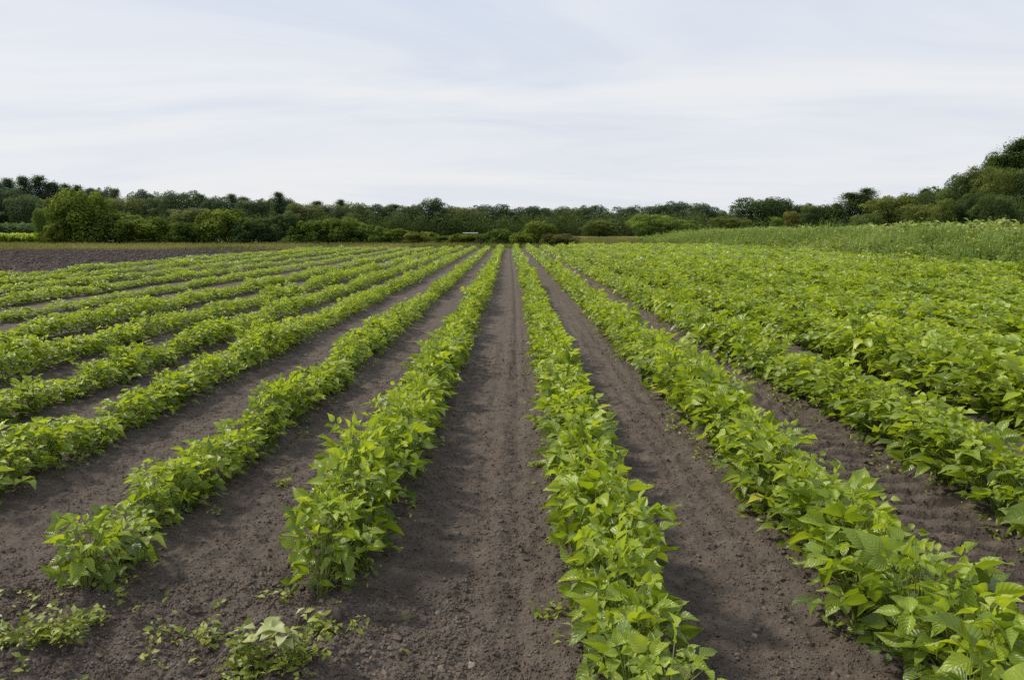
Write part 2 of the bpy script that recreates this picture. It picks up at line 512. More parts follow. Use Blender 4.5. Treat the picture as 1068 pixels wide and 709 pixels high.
# ------------------------------------------------------------------ small scattered leaves (weeds at the row feet, weed clumps)
def small_leaves(pts, sizes, rng, up=0.8):
    """one pointed quad pair per point"""
    n = len(pts)
    tv, tf, tu = leaflet(3, 3, fold=0.3, droop=0.2)
    a = rng.uniform(0, 6.283, n)
    fwd = np.stack([np.cos(a), np.sin(a), rng.normal(0.2, 0.4, n)], 1)
    nrm = np.stack([rng.normal(0, 0.5, n), rng.normal(0, 0.5, n), np.full(n, up + 0.2)], 1)
    M = frames(fwd, nrm)
    v = np.einsum('nij,kj->nki', M, tv) * sizes[:, None, None] + pts[:, None, :]
    f = (np.arange(n)[:, None, None] * len(tv) + tf[None]).reshape(-1, 4)
    return v.reshape(-1, 3), f, len(tv)


# low weeds along row feet
pts = []
for ri, (rx, h, w, s) in enumerate(ROWS[:14] if len(ROWS) > 14 else ROWS):
    if abs(rx) > 4.5: continue
    yy = s
    while yy < 12:
        yy += random.expovariate(9 if rx > -0.8 else 7)
        side = random.choice((-1, 1)) if rx < 0.9 else random.choice((-1, -1, 1))
        cx = rx + float(bend(yy)) + side * (w * 0.75 + abs(random.gauss(0, 0.045)))
        for _ in range(random.randint(4, 16)):
            pts.append((cx + random.gauss(0, 0.022), yy + random.gauss(0, 0.028), random.uniform(0.005, 0.05)))
for _ in range(70):
    cy = random.uniform(1.75, 2.7); cx = random.uniform(-0.72 * cy, -0.25)
    for _ in range(random.randint(2, 7)):
        pts.append((cx + random.gauss(0, 0.012), cy + random.gauss(0, 0.014), random.uniform(0.004, 0.022)))
pts = np.array(pts)
pts[:, 2] += ground_z(pts[:, 0], pts[:, 1])
wr = np.random.default_rng(3)
v, f, k = small_leaves(pts, wr.uniform(0.012, 0.034, len(pts)), wr)
tag(link('low_weeds', mesh_np('low_weeds', v, f, M_WEED, np.repeat(np.clip(wr.normal(0.58, 0.18, len(pts)), 0, 1), k))),
    'tiny yellow green weeds sprouting along the feet of the bean rows', 'weeds', kind='stuff')


def weed_clump(px, D, rad, hgt, n, label, seed, pale=0):
    r = np.random.default_rng(seed)
    X = at(px, D)
    z0 = float(ground_z(np.array([X]), np.array([D]))[0])
    root = bpy.data.objects.new('weed_clump', None); COL.objects.link(root); root.location = (X, D, z0)
    tag(root, label, 'weed', 'weed clumps on the bare headland')
    ns = max(4, n // 16)
    P = []; paths = []
    for _ in range(ns):
        a = r.uniform(0, 6.283); q = rad * math.sqrt(r.uniform(0.02, 1))
        tip = np.array([math.cos(a) * q * 1.5, math.sin(a) * q * 0.75, hgt * r.uniform(0.25, 1.0)])
        b = tip * np.array([0.35, 0.35, 0]) + np.array([0, 0, -0.01])
        m = (b + tip) / 2 + np.array([0, 0, hgt * 0.15])
        paths.append(([b, m, tip], [0.0022, 0.0018, 0.001]))
        for _ in range(n // ns):
            t = r.uniform(0.2, 1.05)
            c = b + (tip - b) * t + r.normal(0, 0.016, 3); c[2] = max(c[2], 0.008)
            P.append(c)
    P = np.array(P)
    v, f, k = small_leaves(P, r.uniform(0.012, 0.034, len(P)), r)
    link('foliage', mesh_np('weed_foliage', v, f, M_WEED, np.repeat(np.clip(r.normal(0.56, 0.2, len(P)), 0, 1), k)), root)
    sv, sf = tubes(paths, 4)
    link('stem', mesh_np('weed_stem', sv, sf, M_STEM), root)
    if pale:
        tv, tf, tu = leaflet(7, 5, fold=0.3, droop=0.25)
        V = []; Fc = []; b = 0
        for j in range(pale):
            a = j * 2.4 + r.uniform(-.5, .5)
            fw = np.array([[math.cos(a), math.sin(a) - 0.3, r.uniform(-0.1, 0.4)]]); nn = np.array([[r.normal(0, .3), r.normal(0, .3), 1.0]])
            M = frames(fw, nn)[0]
            vv = tv * r.uniform(0.040, 0.064) @ M.T + np.array([r.normal(0, .035), r.normal(0, .03), hgt * r.uniform(0.75, 1.15)])
            V.append(vv); Fc.append(tf + b); b += len(vv)
        V = np.concatenate(V)
        lf = link('pale_leaves', mesh_np('pale_leaves', V, np.concatenate(Fc), M_WEED, np.full(len(V), 0.95)), root)
        lf['label'] = 'large pale whitish leaves at the top of the weed'
    return root


def gd(py):
    return H / math.tan(PITCH + math.atan((py - 354.5) / F))


weed_clump(272, gd(706), 0.100, 0.10, 340, 'largest weed clump on the bare headland, topped by pale whitish leaves', 41, pale=17)
weed_clump(232, gd(716), 0.08, 0.06, 150, 'low yellow green weed clump at the bottom edge beside the pale topped weed', 42)
weed_clump(172, gd(668), 0.07, 0.055, 70, 'small sparse yellow green weed left of the pale topped weed clump', 43)
weed_clump(200, gd(674), 0.04, 0.04, 26, 'tiny weed sprout on bare soil beside the sparse yellow green weed', 44)
weed_clump(340, gd(668), 0.065, 0.05, 120, 'flat weed clump stretching below the near end of the row left of centre', 45)
weed_clump(372, gd(604), 0.06, 0.05, 60, 'little weed at the right foot of the row left of the central lane', 46)
weed_clump(14, gd(682), 0.135, 0.07, 330, 'wide weed clump at the left edge of the picture on bare soil', 47)
weed_clump(62, gd(664), 0.06, 0.05, 80, 'smaller weed clump right beside the wide one at the left edge', 48)
weed_clump(573, gd(640), 0.045, 0.05, 60, 'little weed at the left foot of the row right of the central lane', 49)
weed_clump(560, gd(488), 0.04, 0.05, 40, 'tiny pale weed on the central bare lane beside the right row', 50)
weed_clump(284, gd(506), 0.04, 0.04, 30, 'lone tiny weed on bare soil between the first and second left rows', 51)

# ------------------------------------------------------------------ clods and stones
def lump(rng, sub=1):   # a rough clod
    import bmesh
    bm = bmesh.new(); bmesh.ops.create_icosphere(bm, subdivisions=sub, radius=1.0)
    v = np.array([q.co[:] for q in bm.verts]); f = np.array([[w.index for w in q.verts] for q in bm.faces]); bm.free()
    v = v * (1 + rng.normal(0, 0.13, (len(v), 1))) + rng.normal(0, 0.20, v.shape) * np.array([1.0, rng.uniform(.7, 1), rng.uniform(.5, .75)])
    return v, f


cr = np.random.default_rng(9)
LUMPS = [lump(cr, 1) for _ in range(8)]
NCL = 210000
yy = 1.7 + 7.5 * cr.random(NCL) ** 1.7
xx = (cr.random(NCL) * 2 - 1) * yy * 0.70
dens = 0.22 + 1.3 * np.abs(vnoise(xx * 2.2, yy * 2.2, 51)) + 0.9 * np.abs(vnoise(xx * 7, yy * 7, 52))
head = (xx < -0.15) & (yy < 2.7)
keep = cr.random(NCL) < dens + 0.4 * head
xx, yy = xx[keep], yy[keep]; n = len(xx)
zz = ground_z(xx, yy)
sz = np.clip(cr.lognormal(math.log(0.0027), 0.50, n), 0.0014, 0.012) * np.where((xx < -0.15) & (yy < 2.7), 1.35, 1.0)
which = cr.integers(0, 8, n); ang = cr.uniform(0, 6.283, n)
V = []; Fc = []; b = 0
for w in range(8):
    m = which == w
    lv, lf = LUMPS[w]
    if w % 2: pass
    c, s_ = np.cos(ang[m])[:, None], np.sin(ang[m])[:, None]
    q = lv[None] * sz[m][:, None, None]
    v = np.stack([q[..., 0] * c - q[..., 1] * s_ + xx[m][:, None], q[..., 0] * s_ + q[..., 1] * c + yy[m][:, None], q[..., 2] + (zz[m] + sz[m] * 0.0)[:, None]], -1)
    f = (np.arange(m.sum())[:, None, None] * len(lv) + lf[None]).reshape(-1, 3) + b
    V.append(v.reshape(-1, 3)); Fc.append(f); b += v.shape[0] * v.shape[1]
tag(link('soil_clods', mesh_np('soil_clods', np.concatenate(V), np.concatenate(Fc), M_CLOD, smooth=False)), 'loose crumbs and clods of dark soil scattered over the lanes', 'soil', kind='stuff')

# coarse clods on the bare strip at far left
n = 26000
fy2 = 20 + 36 * cr.random(n); fx2 = -13.6 - (0.70 * fy2 - 13.6) * cr.random(n)
ridge = np.cos(fx2 * 2 * math.pi / 1.1 + vnoise(fx2 * .2, fy2 * .2, 55) * 2)
kp = (fx2 > -0.72 * fy2) & (cr.random(n) < 0.35 + 0.65 * (ridge > 0.1))
fx2, fy2, ridge = fx2[kp], fy2[kp], ridge[kp]; n = len(fx2)
sz2 = cr.lognormal(math.log(0.023), 0.45, n) * np.where(ridge > 0.1, 1.2, 0.8)
V = []; Fc = []; b = 0
w8 = cr.integers(0, 8, n)
for w in range(8):
    m = w8 == w
    lv, lf = LUMPS[w]
    v = lv[None] * sz2[m][:, None, None] * np.array([1.2, 1.2, 1.0]) + np.stack([fx2[m], fy2[m], 0.012 + 0.02 * np.clip(ridge[m], 0, 1)], -1)[:, None, :]
    f = (np.arange(m.sum())[:, None, None] * len(lv) + lf[None]).reshape(-1, 3) + b
    V.append(v.reshape(-1, 3)); Fc.append(f); b += v.shape[0] * v.shape[1]
tag(link('tilled_soil', mesh_np('tilled_soil', np.concatenate(V), np.concatenate(Fc), M_CLOD2, smooth=False)), 'coarse dark clods in lines on the bare strip at far left', 'soil', kind='stuff')

for (px, py, s, lab) in ((452, 637, 0.011, 'palest small stone lying on the central bare lane'),
                         (489, 693, 0.013, 'flat greyish stone at the bottom of the central bare lane'),
                         (468, 583, 0.007, 'tiny pale stone farther up the central bare lane'),
                         (560, 449, 0.030, 'dark lump of earth against the row right of the central lane'),
                         (335, 655, 0.030, 'grey clod of earth beside the flat weed below the left row'),
                         (803, 662, 0.009, 'small stone on the dark lane right of the central row')):
    D = gd(py); X = at(px, D)
    lv, lf = lump(cr, 2)
    o = link('stone', mesh_np('stone', lv * s, lf, M_STONE if s < 0.02 else M_CLOD), None, (X, D, float(ground_z(np.array([X]), np.array([D]))[0]) + s * 0.3))
    tag(o, lab, 'stone', 'stones on the soil')

# ------------------------------------------------------------------ blade stuff (grass strip, tall weeds, far crops)
def blades(pos, hgt, wid, rng, lean=0.35, segs=2):
    n = len(pos)
    a = rng.uniform(0, 6.283, n); l = np.abs(rng.normal(0, lean, n))
    d = np.stack([np.cos(a), np.sin(a), np.zeros(n)], 1); sd = np.stack([-np.sin(a), np.cos(a), np.zeros(n)], 1)
    lev = np.linspace(0, 1, segs + 1)
    rows = []
    for t in lev:
        c = pos + d * (l * t * t * hgt)[:, None]; c = c + np.array([0, 0, 1.0]) * (hgt * t * (1 - 0.25 * l * t))[:, None]
        w = wid * (1 - t) ** 0.6 + wid * 0.06
        rows.append(np.stack([c - sd * w[:, None] / 2, c + sd * w[:, None] / 2], 1))
    V = np.stack(rows, 1)                      # n, segs+1, 2, 3
    k = (segs + 1) * 2
    q = np.array([[2 * i, 2 * i + 1, 2 * i + 3, 2 * i + 2] for i in range(segs)])
    Fq = (np.arange(n)[:, None, None] * k + q[None]).reshape(-1, 4)
    return V.reshape(-1, 3), Fq, k


br = np.random.default_rng(21)
# rough grass past the far end of the rows
n = 26000
gy2 = 60 + 90 * br.random(n) ** 1.4; gx2 = -8 + (0.30 * gy2 + 8) * br.random(n)
v, f, k = blades(np.stack([gx2, gy2, np.zeros(n)], 1), br.uniform(0.15, 0.45, n), br.uniform(0.03, 0.08, n), br)
tag(link('rough_grass', mesh_np('rough_grass', v, f, M_DRY, np.repeat(np.clip(0.3 + gy2 / 400 + vnoise(gx2 * .2, gy2 * .1, 63) * .6 + br.normal(0, .15, n), 0, 1), k))),
    'rough grass past the far end of the bean rows', 'grass', kind='stuff')
# dry grass strip in front of the hedge and around the field end
n = 52000
gy = br.uniform(50, 82, n); gx = -0.68 * gy + (0.68 * gy + 6) * br.random(n)
keep = (gy > np.where(gx > -13.5, 58, 51) + 3 * vnoise(gx * .3, gy * .3, 60)) & (br.random(n) < 0.55 + vnoise(gx * .5, gy * .5, 61))
gx, gy = gx[keep], gy[keep]; n = len(gx)
v, f, k = blades(np.stack([gx, gy, np.zeros(n)], 1), br.uniform(0.10, 0.32, n), br.uniform(0.02, 0.06, n), br)
tag(link('grass', mesh_np('grass', v, f, M_DRY, np.repeat(np.clip(0.5 + vnoise(gx * .2, gy * .2, 62) + br.normal(0, .2, n), 0, 1), k))),
    'strip of dry yellowish grass in front of the hedge', 'grass', kind='stuff')


def leafy_mass(xs, ys, hs, rng, per, size, top_bias, stem_w, name, mat, label, cat, tint_mu, feather=False):
    """tall plants: a stem blade and many small leaves up it"""
    n = len(xs)
    pos = np.stack([xs, ys, np.zeros(n)], 1)
    v1, f1, k1 = blades(pos, hs, np.full(n, stem_w), rng, 0.12, 2)
    t = rng.random((n, per)) ** top_bias
    a = rng.uniform(0, 6.283, (n, per)); r = rng.uniform(0.02, 0.16, (n, per)) * (1.15 - t)[..., ] * 1.3
    P = np.stack([xs[:, None] + np.cos(a) * r, ys[:, None] + np.sin(a) * r, hs[:, None] * (0.12 + 0.88 * t)], -1).reshape(-1, 3)
    v2, f2, k2 = small_leaves(P, rng.uniform(size * 0.6, size * 1.35, n * per), rng, up=0.5)
    if feather:
        k = 9; m = n * k
        q = rng.random(m) ** 0.8; hh = np.repeat(hs, k)
        aa = rng.uniform(0, 6.283, m); rr = rng.uniform(0.0, 0.14, m)
        p3 = np.stack([np.repeat(xs, k) + np.cos(aa) * rr, np.repeat(ys, k) + np.sin(aa) * rr, hh * q * 0.72], 1)
        v3, f3, k3 = blades(p3, hh * rng.uniform(0.22, 0.40, m), rng.uniform(0.012, 0.030, m), rng, 0.45, 2)
    base = np.clip(tint_mu + 0.8 * vnoise(xs * .35, ys * .35, 70) * 0.6 + rng.normal(0, .1, n), 0, 1)
    tint = np.concatenate([np.repeat(base * 0.8, k1), np.repeat(np.clip(np.repeat(base, per) + (t.ravel() - 0.5) * 0.35 + rng.normal(0, .1, n * per), 0, 1), k2)])
    vs = [v1, v2]; fs = [f1, f2 + len(v1)]
    if feather:
        vs.append(v3); fs.append(f3 + len(v1) + len(v2))
        tint = np.concatenate([tint, np.repeat(np.clip(np.repeat(base, k) + (q - 0.5) * 0.4 + rng.normal(0, .08, m), 0, 1), k3)])
    me = mesh_np(name, np.concatenate(vs), np.concatenate(fs), mat, tint)
    return tag(link(name, me), label, cat, kind='stuff')


# tall weeds right of the bean field
n = 11000
wy = 18 + 75 * br.random(n) ** 1.3
wx = 13.6 + 2.0 * vnoise(wy * .6, wy * 0, 71) + 9.2 * br.random(n) ** 1.1
hs = (0.45 + 0.80 * np.clip((wx - 13.4) / 5.0, 0, 1)) * (1 + 0.6 * vnoise(wx * .5, wy * .5, 72) + 0.5 * vnoise(wx * 1.7, wy * 1.7, 76)) * br.uniform(.7, 1.25, n)
leafy_mass(wx, wy, hs, br, 12, 0.07, 0.75, 0.02, 'tall_weeds', M_TALL, 'band of tall feathery grey green weeds beside the bean field', 'weeds', 0.46, True)
n = 1500
wy = 18 + 75 * br.random(n) ** 1.3
wx = 13.2 + 9.0 * br.random(n)
hs = (0.55 + 0.75 * np.clip((wx - 13.4) / 5.0, 0, 1)) * br.uniform(.7, 1.2, n)
leafy_mass(wx, wy, hs, br, 22, 0.13, 0.7, 0.025, 'broad_weeds', M_WEED, 'bushy broad leaved weeds mixed into the feathery weed band', 'weeds', 0.40)
# broad leaved plants behind them
n = 2600
wy = 20 + 80 * br.random(n) ** 1.3
wx = 21.5 + 5.0 * br.random(n)
hs = 1.48 * (1 + 0.45 * vnoise(wx * .8, wy * .8, 73)) * br.uniform(.85, 1.1, n) * np.interp(wy, [20, 45, 90], [1.0, 0.95, 0.85])
leafy_mass(wx, wy, hs, br, 26, 0.24, 0.5, 0.03, 'tall_leafy_crop', M_TALL, 'tall pale leafy plants behind the feathery weeds under the right trees', 'crop plants', 0.72)
# corn far left and a green crop strip before it
n = 3800
wy = br.uniform(98, 125, n); wx = -0.72 * wy + br.random(n) * 16
leafy_mass(wx, wy, br.uniform(1.75, 2.15, n), br, 12, 0.4, 0.6, 0.05, 'corn_crop', M_CORN, 'bluish green corn patch at the far left beyond the hedge end', 'corn', 0.55)
n = 2000
wy = br.uniform(84, 90, n); wx = -0.72 * wy + br.random(n) ** 1.0 * 11.5
leafy_mass(wx, wy, br.uniform(0.5, 1.0, n), br, 16, 0.22, 0.6, 0.04, 'distant_crop', M_BEANFAR, 'bright green low crop strip in front of the corn patch', 'crop plants', 0.45)

# ------------------------------------------------------------------ trees
def quads_at(P, Nrm, size, rng, aspect=1.0):
    n = len(P)
    r = rng.normal(0, 1, (n, 3)); s = np.cross(Nrm, r); s /= np.linalg.norm(s, axis=1)[:, None] + 1e-9
    t = np.cross(Nrm, s)
    a = size[:, None] * rng.uniform(0.6, 1.2, (n, 1)); b = a * aspect * rng.uniform(0.55, 1.0, (n, 1))
    j = lambda: rng.uniform(0.7, 1.15, (n, 1))
    V = np.stack([P - s * a * j(), P - t * b * j(), P + s * a * j(), P + t * b * j()], 1)
    return V.reshape(-1, 3), np.arange(n * 4).reshape(-1, 4)


def unit(v):
    return v / (np.linalg.norm(v, axis=-1, keepdims=True) + 1e-9)


def crown_from_lobes(lobes, per_area, size, rng, jitter=0.45, up=1.0):
    P = []; Nn = []; T = []
    for c, r, tint in lobes:
        c = np.asarray(c); r = np.asarray(r)
        n = max(20, int(per_area * (r[0] * r[2])))
        d = unit(rng.normal(0, 1, (n, 3)))
        d[:, 2] = np.where((d[:, 2] < -0.6) & (c[2] > 0.2 * up), -d[:, 2] * 0.6, d[:, 2]); d = unit(d)
        q = 1.0 + 0.22 * vnoise(d[:, 0] * 3 + c[0] * 40, d[:, 1] * 3 + d[:, 2] * 3 + c[2] * 40, 5) * 2
        rad = q * (1 - 0.45 * rng.random(n) ** 2.2)
        P.append(c + d * r * rad[:, None]); Nn.append(unit(d + rng.normal(0, jitter, (n, 3))))
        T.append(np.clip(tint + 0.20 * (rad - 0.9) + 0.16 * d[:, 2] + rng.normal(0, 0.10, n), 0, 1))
    P = np.concatenate(P); Nn = np.concatenate(Nn); T = np.concatenate(T)
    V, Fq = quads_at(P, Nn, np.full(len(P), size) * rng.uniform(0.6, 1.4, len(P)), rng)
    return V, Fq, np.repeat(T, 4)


def trunk_paths(rng, top, tips, r0):
    wob = rng.normal(0, 0.012, (5, 2))
    pts = [(0, 0, -0.02)] + [(wob[i, 0], wob[i, 1], top * (i + 1) / 5) for i in range(5)]
    paths = [(pts, np.linspace(r0, r0 * 0.25, 6))]
    for tip in tips:
        z0 = rng.uniform(0.25, 0.6) * top
        a = np.array([0, 0, z0]); tip = np.asarray(tip)
        paths.append(([a, a * 0.5 + tip * 0.5 + np.array([0, 0, -0.02]), tip], [r0 * 0.45, r0 * 0.28, r0 * 0.08]))
    return paths


def broad_tree(seed, low=0.16, peak=0.62, nl=20, power=1.0, per=24000, size=0.0135):
    """unit height, unit width ~1"""
    r = np.random.default_rng(seed)
    lobes = []; tips = []
    for i in range(nl):
        z = low + (0.93 - low) * ((i + 0.5) / nl) ** 0.9
        env = math.sqrt(max(0.02, 1 - ((z - peak * 0.86) / (0.60 if z > peak * 0.86 else 0.55)) ** 2)) * 0.5
        a = i * 2.399 + r.uniform(-.4, .4); q = env * r.uniform(0.25, 0.74) * power
        rr = r.uniform(0.11, 0.185) * (0.85 if z > 0.8 else 1)
        c = (math.cos(a) * q, math.sin(a) * q, min(z, 0.985 - rr * 0.85))
        lobes.append((c, (rr * 1.0, rr * 1.0, rr * r.uniform(0.85, 1.25)), r.uniform(0.30, 0.66)))
        if i % 3 == 0: tips.append(c)
    # a few spurs breaking the outline
    for i in range(7):
        a = r.uniform(0, 6.28); z = r.uniform(0.5, 0.97); env = math.sqrt(max(0.0, 1 - ((z - .53) / .48) ** 2)) * 0.46
        lobes.append(((math.cos(a) * env, math.sin(a) * env, z), (0.06, 0.06, 0.055), r.uniform(0.4, 0.7)))
    for z in np.linspace(low + 0.1, 0.72, 4):
        env = math.sqrt(max(0.02, 1 - ((z - peak * 0.86) / 0.58) ** 2)) * 0.36
        lobes.append(((0, 0, z), (env, env, 0.22), 0.32))
    return crown_from_lobes(lobes, per, size, r), tubes(trunk_paths(r, 0.8, tips, 0.028), 7)


def pine_tree(seed, bare=0.14, spread=0.30, ragged=0.35, n_whorl=26, tuft=130, size=0.0135, point=1.0):
    r = np.random.default_rng(seed)
    P = []; Nn = []; T = []; paths = [([(0, 0, -.02), (r.normal(0, .01), r.normal(0, .01), .5), (0, 0, 0.98)], [0.022, 0.014, 0.003])]
    for w in range(n_whorl):
        z = bare + (0.97 - bare) * (w + r.uniform(0, 0.6)) / n_whorl
        L0 = spread * (1 - ((z - bare) / (1.02 - bare)) ** (1.5 * point)) + 0.03
        for b in range(int(r.integers(4, 7))):
            a = r.uniform(0, 6.283); L = L0 * r.uniform(1 - ragged, 1.15)
            up = r.uniform(0.02, 0.30)
            tip = np.array([math.cos(a) * L, math.sin(a) * L, z + L * up])
            if b % 2 == 0: paths.append(([(0, 0, z), tip * 0.5 + np.array([0, 0, z * 0.5]), tip], [0.007, 0.004, 0.0015]))
            m = tuft
            t = 0.02 + 1.03 * r.random(m) ** 0.8
            c = np.array([0, 0, z]) + (tip - np.array([0, 0, z])) * t[:, None]
            c += r.normal(0, 1, (m, 3)) * np.array([0.032, 0.032, 0.024]) * (0.75 + L / spread)
            P.append(c); Nn.append(unit(np.stack([r.normal(0, .5, m), r.normal(0, .5, m), np.full(m, 1.0)], 1)))
            T.append(np.clip(r.uniform(0.34, 0.72) + (t - 0.6) * 0.25 + r.normal(0, .08, m), 0, 1))
    P = np.concatenate(P); Nn = np.concatenate(Nn); T = np.concatenate(T)
    V, Fq = quads_at(P, Nn, np.full(len(P), size), r, 0.6)
    return (V, Fq, np.repeat(T, 4)), tubes(paths, 5)


def bush_plant(seed, nl=26, per=22000, size=0.016, flat=1.0):
    """unit height, width ~1, foliage to the ground"""
    r = np.random.default_rng(seed)
    lobes = []; tips = []
    for i in range(nl):
        a = i * 2.399 + r.uniform(-.5, .5); z = 0.04 + 0.78 * ((i + .5) / nl)
        env = 0.42 * math.sqrt(max(0.03, 1 - (z / 1.0) ** 2.2)); q = env * r.uniform(0.35, 0.95)
        rr = r.uniform(0.12, 0.20)
        c = (math.cos(a) * q, math.sin(a) * q, z)
        lobes.append((c, (rr * 0.85, rr * 0.85, rr * r.uniform(1.1, 1.8)), r.uniform(0.22, 0.66)))
        if i % 3 == 0: tips.append(c)
    for i in range(26):
        a = r.uniform(0, 6.28); z = r.uniform(0.55, 0.95); env = 0.40 * math.sqrt(max(0.0, 1 - z ** 2.2))
        lobes.append(((math.cos(a) * env, math.sin(a) * env, z), (0.03, 0.03, r.uniform(0.08, 0.17)), r.uniform(0.5, 0.85)))
    return crown_from_lobes(lobes, per, size, r), tubes(trunk_paths(r, 0.6, tips, 0.018), 6)


TREE_ME = {}
def tree_meshes(kind):
    if kind in TREE_ME: return TREE_ME[kind]
    out = []
    gens = {'broad': lambda s: broad_tree(s), 'round': lambda s: broad_tree(s, 0.10, 0.55, 24, 1.05), 'tall': lambda s: broad_tree(s, 0.12, 0.66, 22, 0.85),
            'pine': lambda s: pine_tree(s), 'spruce': lambda s: pine_tree(s, 0.05, 0.22, 0.2, 28, 120, 0.013, 0.8), 'bush': lambda s: bush_plant(s),
            'bigbroad': lambda s: broad_tree(s, 0.06, 0.6, 40, 1.0, 34000, 0.0105), 'bigpine': lambda s: pine_tree(s, 0.10, 0.30, 0.4, 30, 260, 0.0115)}
    nvar = {'broad': 7, 'round': 6, 'tall': 4, 'pine': 4, 'spruce': 3, 'bush': 7, 'bigbroad': 4, 'bigpine': 2}[kind]
    for s in range(nvar):
        (V, Fq, T), (tv, tf) = gens[kind](100 + s * 7 + len(kind) * 31)
        zmax = V[:, 2].max(); xw = np.percentile(np.abs(V[:, :2]), 98) * 2
        S = np.array([1 / xw, 1 / xw, 1 / zmax])
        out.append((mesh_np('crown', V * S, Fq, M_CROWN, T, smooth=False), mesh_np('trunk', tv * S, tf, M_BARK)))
    TREE_ME[kind] = out
    return out


tr_rng = random.Random(77)
USED = {}


def tree(name, kind, px, top, width, D, tint, label, cat='tree', group=None):
    ms = tree_meshes(kind)
    k = USED.get(kind, 0); USED[kind] = k + 1
    cm, tm = ms[k % len(ms)]
    o = bpy.data.objects.new(name, None); COL.objects.link(o)
    o.location = (at(px, D), D, 0); o.rotation_euler = (0, 0, tr_rng.uniform(0, 6.28))
    o.scale = (width / F * D, width / F * D, tall(top, D))
    if D > 175: tint = (tint[0] * 1.10, tint[1] * 1.05, tint[2] * 1.6)  # distance haze put into the tint of far crowns
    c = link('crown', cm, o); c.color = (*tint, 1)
    link('trunk', tm, o)
    tag(o, label, cat, group)
    return o


G = (0.95, 1.02, 0.92); DK = (0.72, 0.86, 0.84); OL = (1.25, 1.18, 0.85); HO = (1.30, 1.34, 0.62); HG = (1.02, 1.16, 0.62); PALE = (1.6, 1.75, 1.1); BLUE = (0.80, 0.98, 1.05); YEL = (1.5, 1.4, 0.7); BRN = (1.9, 1.35, 1.0)  # BLUE carries painted distance haze; DK also paints shade gaps in the right wood

# --- hedge left of centre (each bush a thing)
HEDGE = [(90, 196, 66, 79, HO, 'tallest bush of the hedge, olive and pointed, at its left end'),
         (66, 226, 34, 78, YEL, 'low yellowish bush at the very left foot of the hedge'),
         (122, 219, 58, 80, HG, 'dark bush leaning right from the tallest hedge bush'),
         (150, 223, 58, 79, HO, 'rounded olive bush third along the hedge from its left end'),
         (176, 229, 50, 80, YEL, 'low sunlit bush filling the dip in the left half of the hedge'),
         (205, 230, 46, 79, HG, 'dark low bush just left of the hedge peak below the wood'),
         (236, 216, 60, 80, HO, 'bushy dark peak in the middle of the hedge with pale sprigs'),
         (266, 226, 46, 79, DK, 'dark rounded bush between the two middle peaks of the hedge'),
         (298, 220, 46, 80, DK, 'dark pointed bush forming the second middle peak of the hedge'),
         (326, 228, 50, 79, HG, 'broad green bush right of the second hedge peak'),
         (356, 225, 48, 80, HO, 'rounded olive bush in the right half of the hedge'),
         (384, 233, 44, 80, HG, 'dark low bush right of the rounded olive hedge bush'),
         (412, 237, 42, 81, HO, 'low spreading bush near the right end of the hedge'),
         (440, 240, 40, 76, YEL, 'yellow green low bush before the small dark bushes'),
         (466, 244, 34, 72, HG, 'last and lowest bush of the hedge before the pale roof'),
         (503, 244, 16, 66, DK, 'small dark round bush beneath the pale roof'),
         (520, 237, 36, 66, HG, 'dark leafy bush just left of where the rows meet'),
         (544, 241, 26, 64, HO, 'small ragged bush behind the end of the central lane'),
         (562, 229, 42, 66, HO, 'tall ragged bush just right of where the rows meet'),
         (584, 242, 38, 62, (1.2, 0.95, 0.85), 'low domed reddish green bush at the far end of the rows'),
         (482, 242, 32, 70, YEL, 'pale low bush in front of the left end of the roof'),
         (500, 242, 28, 70, YEL, 'pale low bush in front of the right end of the roof')]
for px, top, w, D, tint, lab in HEDGE:
    tree('bush', 'bush', px, top + 1, w, D, tint, lab, 'bush', 'bushes of the hedge beyond the field')
for px, top, w, D, tint, lab in ((48, 215, 16, 84, PALE, 'small pale green sapling left of the tallest hedge bush'),):
    tree('sapling', 'tall', px, top, w, D, tint, lab, 'tree')

